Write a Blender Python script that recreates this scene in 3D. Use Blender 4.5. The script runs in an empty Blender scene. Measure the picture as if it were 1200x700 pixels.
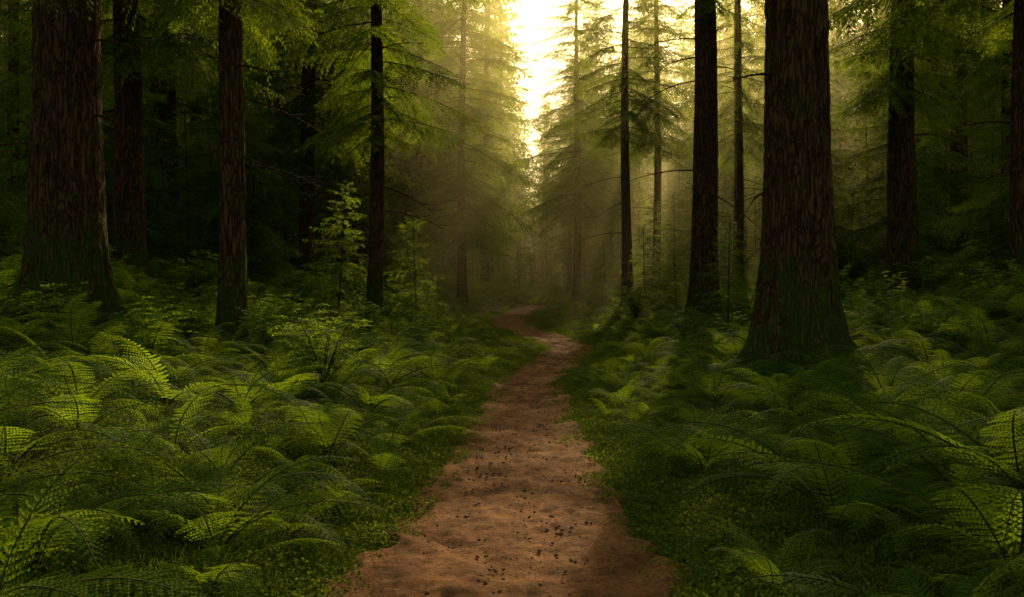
import bpy, math, random
import numpy as np
from mathutils import Vector, noise
rng=np.random.default_rng(7); R=rng.uniform
sc=bpy.context.scene
sc.view_settings.view_transform='Standard'; sc.view_settings.look='None'; sc.view_settings.exposure=0
SUN_EL=math.radians(26); SUN_AZ=math.radians(12)

# ---------------- terrain -----------------
_py=np.arange(-20,90,.25)
_px=np.interp(_py,[-20,0,5,7.9,10.7,15,18.7,22,25,28.7,33,38,44,50,60,90],[0,-.1,-.04,.06,.12,.25,.85,1.3,.8,0,-.2,.6,1.6,2.2,3.5,5])
_k=np.hanning(9);_k/=_k.sum()
_px=np.convolve(np.pad(_px,4,mode='edge'),_k,'valid')
def cx(y): return np.interp(y,_py,_px)
def hw(y): return np.interp(y,[0,5,6.3,8,11,15,22,30,37,41],[1.05,.96,.84,.72,.6,.54,.56,.6,.55,.35])
def rise(y): return .022*np.clip(np.asarray(y,float)-21,0,30)
def terr(x,y):
    x=np.asarray(x,float);y=np.asarray(y,float)
    xp=cx(y);h=hw(y)
    ul=np.clip(xp-x-h-.1,0,None);ur=np.clip(x-xp-h-.1,0,None)
    ul2=16*np.tanh(ul/16);ur2=16*np.tanh(ur/16)
    z=.15*ul2+.007*ul2**2+.1*ur2+.008*ur2**2+rise(y)
    u=ul+ur
    m=np.clip(u/1.5,0,1)
    z=z+m*(.06*np.sin(x*1.3+y*.7)*np.sin(y*1.1-x*.4+1)+.05*np.sin(x*2.9+1.7)*np.sin(y*2.3+.3*x)+.12*np.sin(x*.35+2)*np.sin(y*.27)*np.clip(u/4,0,1))
    return z

# ---------------- mesh helpers -----------------
def meshQ(name,verts,quads,mats,midx=None,smooth=False):
    verts=np.asarray(verts,np.float32).reshape(-1,3);quads=np.asarray(quads,np.int32).reshape(-1,4)
    me=bpy.data.meshes.new(name)
    me.vertices.add(len(verts));me.vertices.foreach_set('co',verts.ravel())
    me.loops.add(len(quads)*4);me.loops.foreach_set('vertex_index',quads.ravel())
    me.polygons.add(len(quads));me.polygons.foreach_set('loop_start',np.arange(len(quads),dtype=np.int32)*4)
    for m in mats: me.materials.append(m)
    if midx is not None: me.polygons.foreach_set('material_index',np.asarray(midx,np.int32))
    if smooth is not False:
        s=np.ones(len(quads),bool) if smooth is True else smooth
        me.polygons.foreach_set('use_smooth',s)
    me.update(calc_edges=True);me.validate()
    return me
class MB:
    def __init__(s): s.v=[];s.q=[];s.m=[];s.n=0
    def add(s,v,q,mi):
        v=np.asarray(v).reshape(-1,3);q=np.asarray(q).reshape(-1,4)
        s.v.append(v);s.q.append(q+s.n);s.m.append(np.full(len(q),mi));s.n+=len(v)
    def quads(s,Q,mi):
        Q=np.asarray(Q);s.add(Q.reshape(-1,3),np.arange(len(Q)*4).reshape(-1,4),mi)
    def tube(s,P,rad,mi,n=5):
        P=np.asarray(P,float);k=len(P);T=np.gradient(P,axis=0);T/=np.linalg.norm(T,axis=1)[:,None]+1e-9
        a=np.array([0,0,1.]) if abs(T[0][2])<.8 else np.array([1.,0,0])
        U=np.cross(T,a);U/=np.linalg.norm(U,axis=1)[:,None]+1e-9;V=np.cross(T,U)
        th=np.arange(n)/n*2*np.pi
        ring=P[:,None]+np.asarray(rad)[:,None,None]*(U[:,None]*np.cos(th)[None,:,None]+V[:,None]*np.sin(th)[None,:,None])
        i=np.arange(k-1)[:,None]*n;j=np.arange(n)[None];j2=(j+1)%n
        q=np.stack([i+j,i+j2,i+n+j2,i+n+j],-1).reshape(-1,4)
        s.add(ring,q,mi)
    def xf(s,M,off,start):
        for k in range(start,len(s.v)): s.v[k]=s.v[k]@M.T+off
    def mesh(s,name,mats,smooth=False):
        return meshQ(name,np.concatenate(s.v),np.concatenate(s.q),mats,np.concatenate(s.m),smooth)
def rotm(roll,pitch,yaw):
    c,s_=math.cos,math.sin
    X=np.array([[1,0,0],[0,c(roll),-s_(roll)],[0,s_(roll),c(roll)]])
    Y=np.array([[c(pitch),0,s_(pitch)],[0,1,0],[-s_(pitch),0,c(pitch)]])
    Z=np.array([[c(yaw),-s_(yaw),0],[s_(yaw),c(yaw),0],[0,0,1]])
    return Z@Y@X
def diamonds(p,d,w,mid=.4):
    return np.stack([p,p+d*mid+w,p+d,p+d*mid-w],1)

# ---------------- materials -----------------
def newmat(n):
    m=bpy.data.materials.new(n);m.use_nodes=True;nt=m.node_tree;nt.nodes.clear()
    return m,nt,nt.nodes,nt.links
def leafmat(name,c1,c2,trans,tmix=.5,rough=.7,spec=.06):
    m,nt,N,L=newmat(name)
    out=N.new('ShaderNodeOutputMaterial');mx=N.new('ShaderNodeMixShader');mx.inputs[0].default_value=tmix
    p=N.new('ShaderNodeBsdfPrincipled');p.inputs['Roughness'].default_value=rough;p.inputs['Specular IOR Level'].default_value=spec
    t=N.new('ShaderNodeBsdfTranslucent')
    oi=N.new('ShaderNodeObjectInfo');tc=N.new('ShaderNodeNewGeometry');nz=N.new('ShaderNodeTexNoise');nz.inputs['Scale'].default_value=2.3;nz.inputs['Detail'].default_value=1
    L.new(tc.outputs['Position'],nz.inputs['Vector'])
    ad=N.new('ShaderNodeMath');ad.operation='ADD';L.new(oi.outputs['Random'],ad.inputs[0]);L.new(nz.outputs['Fac'],ad.inputs[1])
    mr=N.new('ShaderNodeMapRange');mr.inputs['From Min'].default_value=.35;mr.inputs['From Max'].default_value=1.35;L.new(ad.outputs[0],mr.inputs['Value'])
    mc=N.new('ShaderNodeMix');mc.data_type='RGBA';mc.inputs['A'].default_value=(*c1,1);mc.inputs['B'].default_value=(*c2,1)
    L.new(mr.outputs[0],mc.inputs['Factor']);L.new(mc.outputs['Result'],p.inputs['Base Color'])
    mt=N.new('ShaderNodeMix');mt.data_type='RGBA';mt.blend_type='MIX';mt.inputs['A'].default_value=(*[a*.5 for a in trans],1);mt.inputs['B'].default_value=(*trans,1)
    L.new(mr.outputs[0],mt.inputs['Factor']);L.new(mt.outputs['Result'],t.inputs['Color'])
    L.new(p.outputs[0],mx.inputs[1]);L.new(t.outputs[0],mx.inputs[2]);L.new(mx.outputs[0],out.inputs[0])
    return m
M_fern=leafmat('fern_leaf',(.03,.11,.012),(.12,.22,.018),(.48,.68,.03))
M_need=leafmat('conifer_needles',(.025,.08,.014),(.07,.13,.018),(.42,.56,.03),.45,.7)
M_shrub=leafmat('shrub_leaf',(.035,.12,.012),(.09,.18,.018),(.44,.64,.03))
M_moss=leafmat('moss_leaf',(.045,.1,.01),(.11,.16,.016),(.32,.42,.02),.35,.9)
def simple(name,c1,c2,scale,rough=.9,bump=.5,dist=.02,stretch=(1,1,1),detail=8):
    m,nt,N,L=newmat(name)
    out=N.new('ShaderNodeOutputMaterial');p=N.new('ShaderNodeBsdfPrincipled');p.inputs['Roughness'].default_value=rough;p.inputs['Specular IOR Level'].default_value=.1
    tc=N.new('ShaderNodeTexCoord');mp=N.new('ShaderNodeMapping');mp.inputs['Scale'].default_value=stretch
    nz=N.new('ShaderNodeTexNoise');nz.inputs['Scale'].default_value=scale;nz.inputs['Detail'].default_value=detail;nz.inputs['Roughness'].default_value=.65
    L.new(tc.outputs['Object'],mp.inputs[0]);L.new(mp.outputs[0],nz.inputs['Vector'])
    cr=N.new('ShaderNodeValToRGB');cr.color_ramp.elements[0].position=.32;cr.color_ramp.elements[1].position=.68
    cr.color_ramp.elements[0].color=(*c1,1);cr.color_ramp.elements[1].color=(*c2,1)
    L.new(nz.outputs['Fac'],cr.inputs[0]);L.new(cr.outputs[0],p.inputs['Base Color'])
    b=N.new('ShaderNodeBump');b.inputs['Strength'].default_value=bump;b.inputs['Distance'].default_value=dist
    L.new(nz.outputs['Fac'],b.inputs['Height']);L.new(b.outputs[0],p.inputs['Normal']);L.new(p.outputs[0],out.inputs[0])
    return m,nt,p,cr,nz,mp,b
M_twig=simple('twig_bark',(.03,.02,.013),(.07,.045,.03),20,detail=2)[0]
M_stem=simple('fern_stem',(.05,.06,.015),(.09,.09,.02),20,detail=2)[0]
M_chip=simple('leaf_litter',(.12,.05,.02),(.3,.15,.06),3)[0]
M_stone=simple('pebble_stone',(.14,.075,.04),(.32,.19,.11),9)[0]
def barkmat():
    m,nt,p,cr,nz,mp,b=simple('tree_bark',(.03,.014,.007),(.21,.105,.05),9,.95,1,.06,(1,1,.16),8)
    N,L=nt.nodes,nt.links
    vo=N.new('ShaderNodeTexVoronoi');vo.feature='DISTANCE_TO_EDGE';vo.inputs['Scale'].default_value=17
    nz2=N.new('ShaderNodeTexNoise');nz2.inputs['Scale'].default_value=5;nz2.inputs['Detail'].default_value=5
    tc=[n for n in N if n.bl_idname=='ShaderNodeTexCoord'][0]
    L.new(mp.outputs[0],nz2.inputs['Vector'])
    ma=N.new('ShaderNodeVectorMath');ma.operation='MULTIPLY_ADD';ma.inputs[1].default_value=(.35,.35,.35)
    L.new(nz2.outputs['Color'],ma.inputs[0]);L.new(mp.outputs[0],ma.inputs[2]);L.new(ma.outputs[0],vo.inputs['Vector'])
    mr=N.new('ShaderNodeMapRange');mr.inputs['From Max'].default_value=.2;L.new(vo.outputs['Distance'],mr.inputs['Value'])
    mu=N.new('ShaderNodeMath');mu.operation='MULTIPLY_ADD';mu.inputs[1].default_value=.7;L.new(nz.outputs['Fac'],mu.inputs[0])
    m2=N.new('ShaderNodeMath');m2.operation='MULTIPLY';m2.inputs[1].default_value=.4;L.new(mr.outputs[0],m2.inputs[0]);L.new(m2.outputs[0],mu.inputs[2])
    L.new(mu.outputs[0],b.inputs['Height'])
    L.new(mu.outputs[0],cr.inputs[0]);cr.color_ramp.elements[0].position=.3;cr.color_ramp.elements[1].position=.95
    sx=N.new('ShaderNodeSeparateXYZ');L.new(tc.outputs['Object'],sx.inputs[0])
    h=N.new('ShaderNodeMapRange');h.inputs['From Min'].default_value=.1;h.inputs['From Max'].default_value=2;h.inputs['To Min'].default_value=.7;h.inputs['To Max'].default_value=.36
    L.new(sx.outputs['Z'],h.inputs['Value'])
    n3=N.new('ShaderNodeTexNoise');n3.inputs['Scale'].default_value=3.5;n3.inputs['Detail'].default_value=6;L.new(tc.outputs['Object'],n3.inputs['Vector'])
    sb=N.new('ShaderNodeMath');sb.operation='SUBTRACT';L.new(h.outputs[0],sb.inputs[0]);L.new(n3.outputs['Fac'],sb.inputs[1])
    mr3=N.new('ShaderNodeMapRange');mr3.inputs['From Min'].default_value=-.1;mr3.inputs['From Max'].default_value=.16;L.new(sb.outputs[0],mr3.inputs['Value'])
    mc=N.new('ShaderNodeMix');mc.data_type='RGBA';mc.inputs['B'].default_value=(.06,.085,.012,1);L.new(mr3.outputs[0],mc.inputs['Factor']);L.new(cr.outputs[0],mc.inputs['A'])
    L.new(mc.outputs['Result'],p.inputs['Base Color'])
    return m
M_bark=barkmat()
def groundmat():
    m,nt,p,cr,nz,mp,b=simple('forest_floor',(.02,.028,.007),(.05,.08,.012),3.5,.95,.8,.05)
    N,L=nt.nodes,nt.links
    n2=N.new('ShaderNodeTexNoise');n2.inputs['Scale'].default_value=60;n2.inputs['Detail'].default_value=4
    tc=[n for n in N if n.bl_idname=='ShaderNodeTexCoord'][0];L.new(tc.outputs['Object'],n2.inputs['Vector'])
    b2=N.new('ShaderNodeBump');b2.inputs['Strength'].default_value=.8;b2.inputs['Distance'].default_value=.02
    L.new(n2.outputs['Fac'],b2.inputs['Height']);L.new(b.outputs[0],b2.inputs['Normal']);L.new(b2.outputs[0],p.inputs['Normal'])
    return m
M_ground=groundmat()
def dirtmat():
    m,nt,p,cr,nz,mp,b=simple('trodden_dirt',(.13,.05,.019),(.42,.19,.075),4,.9,.8,.05,(1,.6,1),12)
    N,L=nt.nodes,nt.links
    n2=N.new('ShaderNodeTexNoise');n2.inputs['Scale'].default_value=40;n2.inputs['Detail'].default_value=7;n2.inputs['Roughness'].default_value=.75
    tc=[n for n in N if n.bl_idname=='ShaderNodeTexCoord'][0];L.new(tc.outputs['Object'],n2.inputs['Vector'])
    r2=N.new('ShaderNodeMapRange');r2.inputs['From Min'].default_value=.3;r2.inputs['From Max'].default_value=.7;r2.inputs['To Min'].default_value=.45;r2.inputs['To Max'].default_value=1.3
    L.new(n2.outputs['Fac'],r2.inputs['Value'])
    mc=N.new('ShaderNodeVectorMath');mc.operation='SCALE'
    L.new(cr.outputs[0],mc.inputs[0]);L.new(r2.outputs[0],mc.inputs['Scale']);L.new(mc.outputs[0],p.inputs['Base Color'])
    b2=N.new('ShaderNodeBump');b2.inputs['Strength'].default_value=1;b2.inputs['Distance'].default_value=.02
    L.new(n2.outputs['Fac'],b2.inputs['Height']);L.new(b.outputs[0],b2.inputs['Normal']);L.new(b2.outputs[0],p.inputs['Normal'])
    return m
M_dirt=dirtmat()

def addobj(name,data,parent=None,loc=(0,0,0)):
    o=bpy.data.objects.new(name,data);sc.collection.objects.link(o);o.location=loc
    if parent: o.parent=parent
    return o
# ---------------- ground sheet -----------------
s=np.linspace(-1,1,261);gx=260*np.sinh(s*5)/math.sinh(5)
t=np.linspace(0,1,300);gy=-20+ 420*(np.exp(t*3.2)-1)/(math.exp(3.2)-1)
X,Y=np.meshgrid(gx,gy);Z=terr(X,Y)
inp=np.clip((hw(Y)-np.abs(X-cx(Y)))/.1,0,1)*(Y<42);Z=Z-.05*inp
i=np.arange(len(gy)-1)[:,None]*len(gx);j=np.arange(len(gx)-1)[None]
q=np.stack([i+j,i+j+1,i+len(gx)+j+1,i+len(gx)+j],-1)
addobj('forest_ground',meshQ('forest_ground',np.stack([X,Y,Z],-1),q,[M_ground],smooth=True))
# ---------------- path -----------------
ys=[-4.];
while ys[-1]<41.5: ys.append(ys[-1]+max(.02,.004*abs(ys[-1])))
ys=np.array(ys);NA=81;ss=np.linspace(-1,1,NA)
V=np.zeros((len(ys),NA,3))
for a,y in enumerate(ys):
    c=cx(y);h0=hw(y)
    hl=h0*(1+.2*noise.noise(Vector((3,y*1.1,0)))+.16*noise.noise(Vector((9,y*4,0))))+.06
    hr=h0*(1+.2*noise.noise(Vector((7,y*1.2,5)))+.16*noise.noise(Vector((1,y*4,5))))+.06
    zr=float(rise(y))
    for b,u in enumerate(ss):
        x=c+u*(hl if u<0 else hr)
        n=noise.noise(Vector((x*2.2,y*1.6,0)))*.03+noise.noise(Vector((x*5,y*5,3)))*.028+noise.noise(Vector((x*15,y*13,7)))*.016
        V[a,b]=(x,y,zr+.015+n+.03*abs(u)**2-.09*max(0,abs(u)-.82)/.18)
i=np.arange(len(ys)-1)[:,None]*NA;j=np.arange(NA-1)[None]
q=np.stack([i+j,i+j+1,i+NA+j+1,i+NA+j],-1)
addobj('dirt_path',meshQ('dirt_path',V,q,[M_dirt],smooth=True))

# ---------------- plant prototypes -----------------
def frond(mb,L,th0,bend,npair,npn,wmax,pl,droop=.25):
    K=40;s=np.linspace(0,1,K);ang=th0-bend*s**1.2
    sw=R(-.16,.16);r=np.cumsum(np.cos(ang))*L/K;z=np.cumsum(np.sin(ang))*L/K;sway=sw*L*s**2
    P=np.stack([r,sway,z],1)
    mb.tube(P[::3],np.linspace(.006,.0015,len(P[::3]))*L/.8,1,3)
    for t in np.linspace(.14,.99,npair):
        f=t*(K-1);k=int(f);p=P[k]+(P[min(k+1,K-1)]-P[k])*(f-k);a=ang[k]
        T=np.array([math.cos(a),2*sw*t,math.sin(a)]);T/=np.linalg.norm(T);Nn=np.array([-math.sin(a),0,math.cos(a)]);B=np.cross(Nn,T)
        tp=(t-.14)/.86;l=wmax*((.5+.5*min(tp/.3,1))*(1-tp)**.7+.03)*R(.9,1.06)
        for sd in (-1,1):
            ph=math.radians(76-28*tp)+R(-.07,.07)
            D=B*sd*math.sin(ph)+T*math.cos(ph)
            E=np.cross(Nn,D)
            n=max(4,int(npn*(.35+.65*l/wmax)));ss=(np.arange(n)+.5)/n
            dr=droop*R(.6,1.5)
            ax=p+D*(l*ss)[:,None]-Nn*(dr*l*ss**2)[:,None]+T*(.14*l*ss**2)[:,None]
            ql=pl*(1-.75*ss)*(.45+.55*l/wmax)
            W=D*(l/n*.46)
            for e in (-1,1):
                d=(E*e*.95+D*.3)*ql[:,None]-Nn*(R(.0,.3,n)*ql)[:,None]
                mb.quads(diamonds(ax,d,W,.4),0)
            mb.quads(diamonds(p[None],(ax[-1:]-p[None]),E[None]*.0015,.3),0)
def fern(nf,L,npair,npn,wr=.2):
    mb=MB()
    for k in range(nf):
        st=len(mb.v);l=L*R(.65,1.1)
        frond(mb,l,math.radians(R(38,72)),math.radians(R(62,115)),npair,npn,l*R(wr*.88,wr*1.1),l*.86/npair*.54)
        mb.xf(rotm(R(-.45,.45),R(-.05,.15),k/nf*6.283+R(-.35,.35)),np.array([R(-.02,.02),R(-.02,.02),0]),st)
    return mb
def coll(name): return bpy.data.collections.new(name)
def proto(c,name,me): o=bpy.data.objects.new(name,me);c.objects.link(o);return o
C_fern=coll('fern_plants')
for k in range(6): proto(C_fern,'fern_hi_%d'%k,fern(int(R(8,12)),1.0,25,11).mesh('fern_hi',[M_fern,M_stem]))
C_fernlo=coll('fern_plants_small')
for k in range(4): proto(C_fernlo,'fern_lo_%d'%k,fern(8,.85,14,4,.22).mesh('fern_lo',[M_fern,M_stem]))
def cover(n,rad,hh,ll):
    mb=MB();a=R(0,6.283,n);r=rad*np.sqrt(R(0,1,n));p=np.stack([r*np.cos(a),r*np.sin(a),R(0,hh,n)*(1-(r/rad)**2*.6)],1)
    b=R(0,6.283,n);el=R(-.2,1.0,n);d=np.stack([np.cos(b)*np.cos(el),np.sin(b)*np.cos(el),np.sin(el)],1)*(R(.6,1.2,n)*ll)[:,None]
    w=np.stack([-np.sin(b),np.cos(b),R(-.5,.5,n)],1)*(ll*.28);mb.quads(diamonds(p,d,w,.5),0);return mb
C_cov=coll('groundcover_plants')
for k in range(4): proto(C_cov,'cover_a_%d'%k,cover(200,.22,[.05,.06,.09,.04][k],[.018,.024,.03,.014][k]).mesh('cover',[M_moss]))
def grass(n,rad,h):
    mb=MB();a=R(0,6.283,n);r=rad*np.sqrt(R(0,1,n));p=np.stack([r*np.cos(a),r*np.sin(a),np.zeros(n)],1)
    b=R(0,6.283,n);d=np.stack([np.cos(b)*.7,np.sin(b)*.7,np.ones(n)],1)*(R(.4,1.1,n)*h)[:,None];w=np.stack([-np.sin(b),np.cos(b),0*b],1)*.0025
    mb.quads(diamonds(p,d,w,.3),0);return mb
proto(C_cov,'cover_b_0',grass(90,.18,.06).mesh('grass',[M_moss]))
def shrub(H,nst):
    mb=MB()
    for k in range(nst):
        az=R(0,6.283);le=R(.1,.7)*H
        s=np.linspace(0,1,7);P=np.stack([np.cos(az)*le*s**1.3,np.sin(az)*le*s**1.3,H*R(.6,1)*s-.12*H*s**3],1)
        mb.tube(P,np.linspace(.008,.002,7),1,3)
        for t in np.linspace(.25,1,9):
            f=t*6;kk=min(int(f),5);p0=P[kk]+(P[kk+1]-P[kk])*(f-kk);b=R(0,6.283);l=.3*H*(1.15-t)+.1
            D=np.array([math.cos(b),math.sin(b),R(-.1,.35)])
            n=9;ss=np.linspace(.1,1,n);ax=p0+D*(l*ss)[:,None]-np.array([0,0,1])*(.25*l*ss**2)[:,None]
            E=np.array([-math.sin(b),math.cos(b),0])
            for e in (-1,1):
                ll=R(.05,.085,n)
                mb.quads(diamonds(ax,(E*e*.8+D*.5)*ll[:,None]+np.stack([0*ll,0*ll,R(-.03,.02,n)],1),np.tile(D*.013,(n,1)),.45),0)
    return mb
C_shr=coll('shrub_plants')
for k in range(3): proto(C_shr,'shrub_%d'%k,shrub(1.1,22).mesh('shrub',[M_shrub,M_twig]))
def branch(mb,L,sp,nl,nw,tw,lm=.3):
    K=24;s=np.linspace(0,1,K);a=.12-.6*s+.35*s**2.5+R(-.05,.05)
    P=np.stack([np.cumsum(np.cos(a))*L/K,R(-.15,.15)*L*s**2,np.cumsum(np.sin(a))*L/K],1)
    mb.tube(P[::3],np.linspace(.016,.003,len(P[::3]))*L/2.4,1,4)
    for d0 in np.arange(.1*L,L,sp):
        t=d0/L;f=t*(K-1);k=min(int(f),K-2);p=P[k]+(P[k+1]-P[k])*(f-k)
        pr=(min((t+.05)/.38,1)*(1-t)**.75+.1)
        for sd in (-1,1):
            if R(0,1)<.08: continue
            l=lm*L*pr*R(.65,1.15);ph=math.radians(R(45,72))
            D=np.array([math.cos(ph),sd*math.sin(ph),R(-.7,.1)])
            n=max(3,int(l/nl));ss=(np.arange(n)+.4)/n
            ax=p+D*(l*ss)[:,None]-np.array([0,0,1])*(R(.1,.7)*l*ss**2)[:,None]
            E=np.cross(D,[0,0,1.]);E/=np.linalg.norm(E)
            for e in (-1,1):
                ql=nw*(1.1-.6*ss)*R(.7,1.2,n)
                d=(E*e*.75+D*.65)*ql[:,None]+np.stack([0*ss,0*ss,R(-.6,.15,n)*nw],1)
                mb.quads(diamonds(ax,d,np.tile(D/np.linalg.norm(D)*tw,(n,1)),.45),0)
C_br=coll('conifer_branches')
for k in range(5):
    mb=MB();branch(mb,2.5,.07,.045,.105,.017,.36);proto(C_br,'branch_%d'%k,mb.mesh('branch',[M_need,M_twig]))
def conifer(H,r0,c0,cr,nb,sp,nl,nw,tw,e_=.75):
    mb=MB();mb.tube(np.stack([np.zeros(12),np.zeros(12),np.linspace(-.3,H,12)],1),np.linspace(r0,.01,12),1,8)
    for k in range(nb):
        f=((k+R(0,1))/nb)**1.0;z=c0+(H-c0)*f;l=cr*((1-f)**e_+.08)*R(.6,1.15)*min(1,(.45+f*4))
        st=len(mb.v);branch(mb,l,sp,nl,nw,tw,.36)
        mb.xf(rotm(R(-.3,.3),.28-.6*f+R(-.12,.12),k*2.4+R(-.4,.4)),np.array([0,0,z]),st)
    return mb
C_far=coll('distant_conifers')
for k in range(4): proto(C_far,'far_conifer_%d'%k,conifer(20,.22,[1,3,1.5,.6][k],[3.2,2.8,2.8,3.4][k],140,.27,.15,.26,.06,.7).mesh('far_conifer',[M_need,M_twig]))
C_sap=coll('young_conifers')
for k in range(3): proto(C_sap,'sapling_%d'%k,conifer(3.4,.03,.2,1.3,70,.085,.05,.085,.02,.65).mesh('sapling',[M_need,M_twig]))
C_lit=coll('litter_bits')
for k in range(3):
    mb=MB();z=np.array([[0,0,.002]]);mb.quads(diamonds(z,np.array([[.05,.006,.005]]),np.array([[0,.014,.002]])),0);proto(C_lit,'chip_%d'%k,mb.mesh('chip',[M_chip]))
mb=MB();mb.tube([[-.07,0,.004],[0,.006,.008],[.08,-.004,.004]],[.003,.004,.002],0,4);proto(C_lit,'chip_twig',mb.mesh('bit_twig',[M_twig]))
C_peb=coll('pebble_bits')
for k in range(3):
    mb=MB();n=7;th=np.linspace(0,np.pi,6);P=np.stack([-.02*np.cos(th),0*th,.002*np.sin(th)+.003],1);mb.tube(P,.014*np.sin(th)**.6*R(.85,1.15,6)+.0005,0,8)
    proto(C_peb,'peb_%d'%k,mb.mesh('peb',[M_stone],smooth=True))

# ---------------- GN scatter -----------------
_g={}
def ngroup(c):
    if c.name in _g: return _g[c.name]
    g=bpy.data.node_groups.new('scatter_'+c.name,'GeometryNodeTree')
    g.interface.new_socket('Geometry',in_out='INPUT',socket_type='NodeSocketGeometry');g.interface.new_socket('Geometry',in_out='OUTPUT',socket_type='NodeSocketGeometry')
    N,L=g.nodes,g.links;gi=N.new('NodeGroupInput');go=N.new('NodeGroupOutput')
    io=N.new('GeometryNodeInstanceOnPoints');ci=N.new('GeometryNodeCollectionInfo');ci.inputs['Collection'].default_value=c
    ci.inputs['Separate Children'].default_value=True;ci.inputs['Reset Children'].default_value=True
    def na(n,t):
        a=N.new('GeometryNodeInputNamedAttribute');a.data_type=t;a.inputs['Name'].default_value=n;return a.outputs['Attribute']
    m2p=N.new('GeometryNodeMeshToPoints');L.new(gi.outputs[0],m2p.inputs[0]);L.new(m2p.outputs[0],io.inputs['Points']);L.new(ci.outputs[0],io.inputs['Instance']);io.inputs['Pick Instance'].default_value=True
    L.new(na('idx','INT'),io.inputs['Instance Index']);L.new(na('rot','FLOAT_VECTOR'),io.inputs['Rotation']);L.new(na('scl','FLOAT_VECTOR'),io.inputs['Scale'])
    L.new(io.outputs[0],go.inputs[0]);_g[c.name]=g;return g
def scatter(name,P,rot,scl,idx,c,parent=None):
    P=np.asarray(P,np.float32).reshape(-1,3);n=len(P)
    scl=np.asarray(scl,np.float32)
    if scl.ndim==1: scl=np.repeat(scl[:,None],3,1)
    me=bpy.data.meshes.new(name);me.vertices.add(n);me.vertices.foreach_set('co',P.ravel())
    a=me.attributes.new('rot','FLOAT_VECTOR','POINT');a.data.foreach_set('vector',np.asarray(rot,np.float32).ravel())
    a=me.attributes.new('scl','FLOAT_VECTOR','POINT');a.data.foreach_set('vector',scl.ravel())
    a=me.attributes.new('idx','INT','POINT');a.data.foreach_set('value',np.asarray(idx,np.int32))
    o=addobj(name,me,parent);md=o.modifiers.new('scatter','NODES');md.node_group=ngroup(c);return o

# ---------------- trees -----------------
TR=[]
def tree(x,y,dia,H,c0,cr,nb,lean=(0,0),near=False,name='conifer_tree',dead=8,flare=1.):
    z0=float(terr(x,y));TR.append((x,y,dia));e=addobj(name,None,None,(x,y,z0-.05));e.empty_display_size=.5
    ns=96 if near else 32;hs=[-.3]
    while hs[-1]<H: hs.append(hs[-1]+(.05 if hs[-1]<2 else (.09 if near else .3)) if hs[-1]<(6 if y<16 else 8) else hs[-1]+.6)
    hs=np.array(hs);r=dia/2;sd=R(0,100);nr=int(R(4,7));ph=R(0,6.28)
    V=np.zeros((len(hs),ns,3));th=np.arange(ns)/ns*2*np.pi
    bx=lambda h:(lean[0]*h+.04*math.sin(h*.5+sd)-.04*math.sin(sd),lean[1]*h+.03*math.sin(h*.4+sd*2)-.03*math.sin(sd*2))
    for a,h in enumerate(hs):
        rr=r*(max(0,1-h/H)**.75*.95+.05);hh=max(h,0)
        fl=r*flare*(.42*math.exp(-hh/(.55*dia+.1))+.18*math.exp(-hh/(1.6*dia+.3)))
        ox,oy=bx(hh)
        for b,t_ in enumerate(th):
            lob=1+.9*math.exp(-hh/(.5*dia+.1))*(max(0,math.cos(nr*t_+ph+.5*math.sin(t_*2+sd)))-.2)
            c_,s_=math.cos(t_),math.sin(t_)
            nn=noise.noise(Vector((c_*2.5+sd,s_*2.5,h*.5)))*.09
            if near: 
                q_=noise.noise(Vector((c_*r*26+sd,s_*r*26,h*2.2+sd)));nn+=.06*(1-abs(q_)*3)+noise.noise(Vector((c_*r*60,s_*r*60,h*9)))*.03
            R_=rr*(1+nn)+fl*lob
            V[a,b]=(ox+R_*c_,oy+R_*s_,h)
    i=np.arange(len(hs)-1)[:,None]*ns;j=np.arange(ns)[None];j2=(j+1)%ns
    q=np.stack([i+j,i+j2,i+ns+j2,i+ns+j],-1).reshape(-1,4)
    mb=MB();mb.add(V,q,0)
    for k in range(dead):
        h=R(2.2,c0+2.5);az=R(0,6.283);l=R(.6,1.9);ox,oy=bx(h);s=np.linspace(0,1,8);w=R(-.4,.4)
        P=np.stack([ox+np.cos(az+w*s)*(r*.7+l*s),oy+np.sin(az+w*s)*(r*.7+l*s),h+R(-.4,.25)*l*s-.25*l*s**2],1)
        mb.tube(P,np.linspace(.022,.004,8)*(.7+r),0,5)
        for m in range(3):
            kk=int(R(3,7));b=az+R(-1.1,1.1);l2=R(.2,.6)
            P2=np.stack([P[kk]+np.array([math.cos(b),math.sin(b),R(-.3,.2)])*l2*u for u in (0,.5,1)]);mb.tube(P2,[.007,.005,.002],0,4)
    addobj('trunk',mb.mesh('trunk',[M_bark],smooth=True),e)
    if nb:
        P=[];ro=[];sl=[];ix=[]
        for k in range(nb):
            f=((k+R(0,1))/nb)**1.25;h=c0+(H-c0-.3)*f;ox,oy=bx(h)
            l=cr*((1-f)**.7+.09)*R(.55,1.15)*min(1,.55+f*5)
            P.append((ox,oy,h));ro.append((R(-.35,.35),.3-.55*f+R(-.14,.2),k*2.4+R(-.5,.5)));sl.append((l/2.3,l/2.3*R(.9,1.3),l/2.3));ix.append(k%5)
        scatter('crown',P,ro,sl,ix,C_br,e)
    return e
tree(-6.25,14.0,.92,26,6.4,3.6,60,(.004,0),True,dead=7)
tree(-7.7,20.0,.56,24,4.4,3.4,110,(-.004,0),True,dead=9)
tree(-3.95,14.0,.36,21,5.0,2.8,60,(.012,0),True,dead=10)
tree(-10.4,30.0,.85,26,5.0,3.8,120,dead=8)
tree(-8.0,34.0,.66,25,4.5,3.6,130,(.002,0),dead=10)
tree(-5.75,28.0,.46,24,4.0,3.3,150,(.006,0),dead=10)
tree(-3.05,22.0,.33,18,4.2,2.6,100,(.01,0),True,dead=10)
tree(-3.8,41.0,.36,20,2.4,3.0,170,dead=6)
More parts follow.
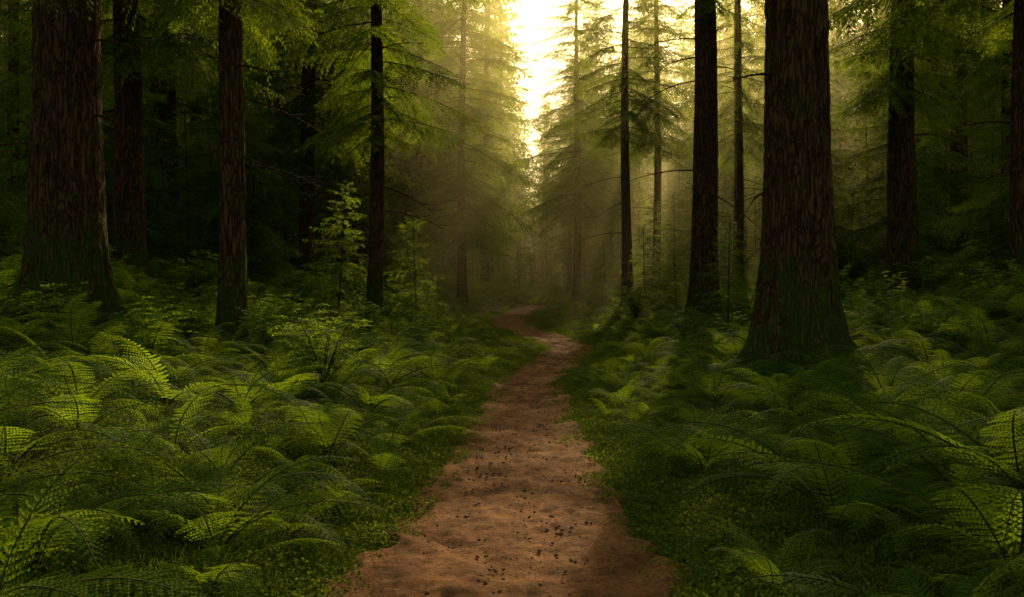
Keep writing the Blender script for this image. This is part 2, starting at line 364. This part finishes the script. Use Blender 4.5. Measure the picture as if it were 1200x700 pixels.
tree(-1.9,38.0,.36,19,2.6,3.0,220,(.006,0),dead=4)
tree(3.72,13.0,.84,27,6.8,3.4,50,(-.004,0),True,flare=1.5,dead=5)
tree(4.8,25.0,.66,24,8.0,2.2,45,(-.003,0),True,dead=12)
tree(8.65,22.0,.58,25,4.6,3.2,100,(-.004,0),True,dead=9)
tree(2.65,41.0,.34,15.5,3.8,2.9,190,dead=6)
tree(3.6,31.0,.34,16,5.4,2.4,85,(-.004,0),dead=10)
tree(5.2,36.0,.32,16,5.2,2.3,85,dead=8)
tree(7.7,34.0,.36,19,4.8,2.7,110,dead=8)
tree(8.5,16.5,.42,23,5.0,3.4,90,(.004,0),True,dead=6)
tree(14.6,34.0,.44,24,4,3.4,110);tree(13.5,30.0,.52,25,5,3.4,100);tree(12.0,24.0,.55,25,5,3.5,90)
tree(-15.0,30.0,.36,23,3,3.4,110);tree(-12.0,38.0,.4,24,2.5,3.6,130);tree(-6.0,40.0,.34,22,2.0,3.4,150);tree(-17,36,.5,24,3,3.6,110)
tree(-12.5,19.0,.5,24,4,3.4,80);tree(11.5,40,.4,20,2.5,3.4,130);tree(-5.2,48,.4,22,2,3.2,110);tree(-9,46,.4,22,2,3.6,120)
tree(-10.2,24,.2,10,1.0,2.2,110,dead=0);tree(-6.9,25,.18,8.5,.8,1.9,100,dead=0);tree(8.4,28,.18,7,.8,1.8,90,dead=0);tree(11,28,.2,10,.8,2.3,110,dead=0)
tree(9.6,18.5,.16,6,.7,1.8,90,dead=0);tree(-5.0,32,.16,7,.6,1.8,90,dead=0);tree(-9.7,17.5,.16,6,.6,1.7,80,dead=0)
for (x,y) in [(-10.5,10.5),(10.5,12),(-8,5),(8,5.5)]:
    tree(x,y,.5,24,5.5,3.8,60,dead=3)

# ---------------- masses -----------------
def clearpath(x,y,m): return (np.abs(x-cx(y))>hw(y)+m)|(y>41)
def cleartr(x,y,f=.62,m=.1):
    ok=np.ones(len(x),bool)
    for tx,ty,d in TR: ok&=np.hypot(x-tx,y-ty)>d*f+m
    return ok
def field(n,y0,y1,m,pw=1.0,side=3.0,k=.6,trm=.12):
    y=y0+(y1-y0)*R(0,1,n)**pw;wd=side+y*k;x=R(-1,1,n)*wd
    ok=clearpath(x,y,m)&cleartr(x,y,.62,trm);x=x[ok];y=y[ok];return x,y
def thin(x,y,dmin):
    keep=[];cell={}
    for a in range(len(x)):
        cxx,cyy=int(x[a]//dmin),int(y[a]//dmin);ok=True
        for i_ in (-1,0,1):
            for j_ in (-1,0,1):
                for b in cell.get((cxx+i_,cyy+j_),()):
                    if (x[a]-x[b])**2+(y[a]-y[b])**2<dmin*dmin: ok=False
        if ok: keep.append(a);cell.setdefault((cxx,cyy),[]).append(a)
    return x[keep],y[keep]
x,y=field(5000,3.1,17,.3,.9);x,y=thin(x,y,.56)
k_=(y>9)|(R(0,1,len(x))<.75);x=x[k_];y=y[k_]
hx=np.array([-2.3,-1.75,-3.2,-2.9,2.5,3.2,2.0,3.9,-1.5,1.75,-3.9,2.9]);hy=np.array([4.7,5.9,6.3,5.1,4.9,6.2,6.4,5.4,8.1,7.9,7.4,7.6])
dp=np.abs(x-cx(y))-hw(y);sc_=R(.5,1.25,len(x))*np.clip(.55+dp*.45,.55,1)
x=np.r_[x,hx];y=np.r_[y,hy];sc_=np.r_[sc_,[1.45,1.2,1.35,1.3,1.4,1.5,1.2,1.4,1.05,1.05,1.4,1.4]];n=len(x)
scatter('fern_undergrowth',np.stack([x,y,terr(x,y)-.02],1),np.stack([R(-.2,.2,n),R(-.2,.2,n),R(0,6.283,n)],1),sc_,rng.integers(0,6,n),C_fern)
x,y=field(14000,15,50,.35,.8,2,.58);x,y=thin(x,y,.5);n=len(x)
dp=np.abs(x-cx(y))-hw(y);sc_=R(.65,1.2,n)*np.where(y>41,1,np.clip(.22+dp*.26,.22,1))
scatter('fern_undergrowth',np.stack([x,y,terr(x,y)-.02],1),np.stack([R(-.15,.15,n),R(-.15,.15,n),R(0,6.283,n)],1),sc_,rng.integers(0,4,n),C_fernlo)
nn=14000;y=2.5+36*R(0,1,nn)**1.2;x=cx(y)+np.sign(R(-1,1,nn))*(hw(y)-.06+R(0,1,nn)**1.5*(2.2+y*.25))
ok=cleartr(x,y,.6,.05);x=x[ok];y=y[ok];n=len(x)
scatter('moss_groundcover',np.stack([x,y,terr(x,y)-.01],1),np.stack([R(-.1,.1,n),R(-.1,.1,n),R(0,6.283,n)],1),R(.6,1.4,n),rng.integers(0,5,n),C_cov)
x,y=field(1700,11,50,1.7,.8,1,.6,.3);x,y=thin(x,y,1.3);n=len(x)
scatter('leafy_shrubs',np.stack([x,y,terr(x,y)-.03],1),np.stack([R(-.1,.1,n),R(-.1,.1,n),R(0,6.283,n)],1),R(.45,1.1,n),rng.integers(0,3,n),C_shr)
x,y=field(800,21,62,2.4,.8,3,.6,.6);x,y=thin(x,y,1.9);n=len(x)
dp=np.abs(x-cx(y))
scatter('young_conifer_thicket',np.stack([x,y,terr(x,y)-.05],1),np.stack([R(-.05,.05,n),R(-.05,.05,n),R(0,6.283,n)],1),R(.6,1.3,n)*np.clip(.4+dp*.08,.4,1.4),rng.integers(0,3,n),C_sap)
n=2800;y=R(45,120,n);x=R(-1,1,n)*(7+y*.56)
s_=R(.8,1.15,n)
mid=np.abs(x-(.3+.014*y))<1.7
sl=np.abs(x-.165*y)<1.0
lane=x-.2126*(y-15);lim=.488*(y-23)/22*R(.75,1.05,n);inl=(lane>-6)&(lane<8)
s_=np.where(inl&(y>78),R(1.1,1.55,n),s_)
s_=np.where(inl,np.minimum(s_,lim),s_)
ok=((~mid)|(y>66))&((~sl)|(y>66))
s_=np.where(mid,R(.45,.75,n),s_);s_=np.where(sl,R(.5,.8,n),s_)
idr=np.arange(n)[ok];xx=x[ok];yy=y[ok];dd={ (a,b):i for a,b,i in zip(xx,yy,idr)}
x2,y2=thin(xx,yy,2.8);s2=np.array([s_[dd[(a,b)]] for a,b in zip(x2,y2)]);n=len(x2)
scatter('distant_conifer_forest',np.stack([x2,y2,terr(x2,y2)-.1],1),np.stack([R(-.02,.02,n),R(-.02,.02,n),R(0,6.283,n)],1),s2,rng.integers(0,4,n),C_far)
n=1500;y=2.5+22*R(0,1,n)**1.5;x=cx(y)+R(-1,1,n)*hw(y)*1.05
scatter('leaf_litter',np.stack([x,y,.022+rise(y)],1),np.stack([R(-.15,.15,n),R(-.15,.15,n),R(0,6.283,n)],1),R(.15,.45,n),rng.integers(0,4,n),C_lit)
n=3500;y=2.5+20*R(0,1,n)**1.4;x=cx(y)+R(-1,1,n)*hw(y)
scatter('path_pebbles',np.stack([x,y,.014+rise(y)],1),np.stack([R(-.3,.3,n),R(-.3,.3,n),R(0,6.283,n)],1),R(.15,.8,n)**1.4,rng.integers(0,3,n),C_peb)

# ---------------- mist -----------------
m,nt,N,L=newmat('mist');o_=N.new('ShaderNodeOutputMaterial');v=N.new('ShaderNodeVolumeScatter');v.inputs['Density'].default_value=.0085;v.inputs['Anisotropy'].default_value=.7;v.inputs['Color'].default_value=(1,.88,.4,1)
L.new(v.outputs[0],o_.inputs['Volume'])
bv=np.array([[x_,y_,z_] for z_ in (-3,16) for y_ in (25,100) for x_ in (-50,50)])
addobj('mist',meshQ('mist',bv,[[0,2,3,1],[4,5,7,6],[0,1,5,4],[2,6,7,3],[0,4,6,2],[1,3,7,5]],[m]))

# ---------------- light -----------------
w=bpy.data.worlds.new('World');sc.world=w;w.use_nodes=True;nt=w.node_tree;bg=nt.nodes['Background']
sk=nt.nodes.new('ShaderNodeTexSky');sk.sky_type='NISHITA';sk.sun_disc=False;sk.sun_elevation=SUN_EL;sk.sun_rotation=SUN_AZ;sk.air_density=1.0;sk.dust_density=4
tn=nt.nodes.new('ShaderNodeMix');tn.data_type='RGBA';tn.blend_type='MULTIPLY';tn.inputs['Factor'].default_value=1;tn.inputs['B'].default_value=(1,.88,.5,1)
nt.links.new(sk.outputs[0],tn.inputs['A']);nt.links.new(tn.outputs['Result'],bg.inputs['Color']);bg.inputs['Strength'].default_value=.15
ld=bpy.data.lights.new('sun','SUN');ld.energy=5;ld.angle=math.radians(.5);ld.color=(1,.76,.4);lo=addobj('sun',ld)
d=-Vector((math.sin(SUN_AZ)*math.cos(SUN_EL),math.cos(SUN_AZ)*math.cos(SUN_EL),math.sin(SUN_EL)));lo.rotation_euler=d.to_track_quat('-Z','Y').to_euler();lo.location=(8,60,30)
cam=bpy.data.cameras.new('camera');cam.lens=35;cam.sensor_width=36;cam.clip_end=1500;co=addobj('camera',cam,None,(0,0,1.6));co.rotation_euler=(math.radians(88.8),0,0);sc.camera=co
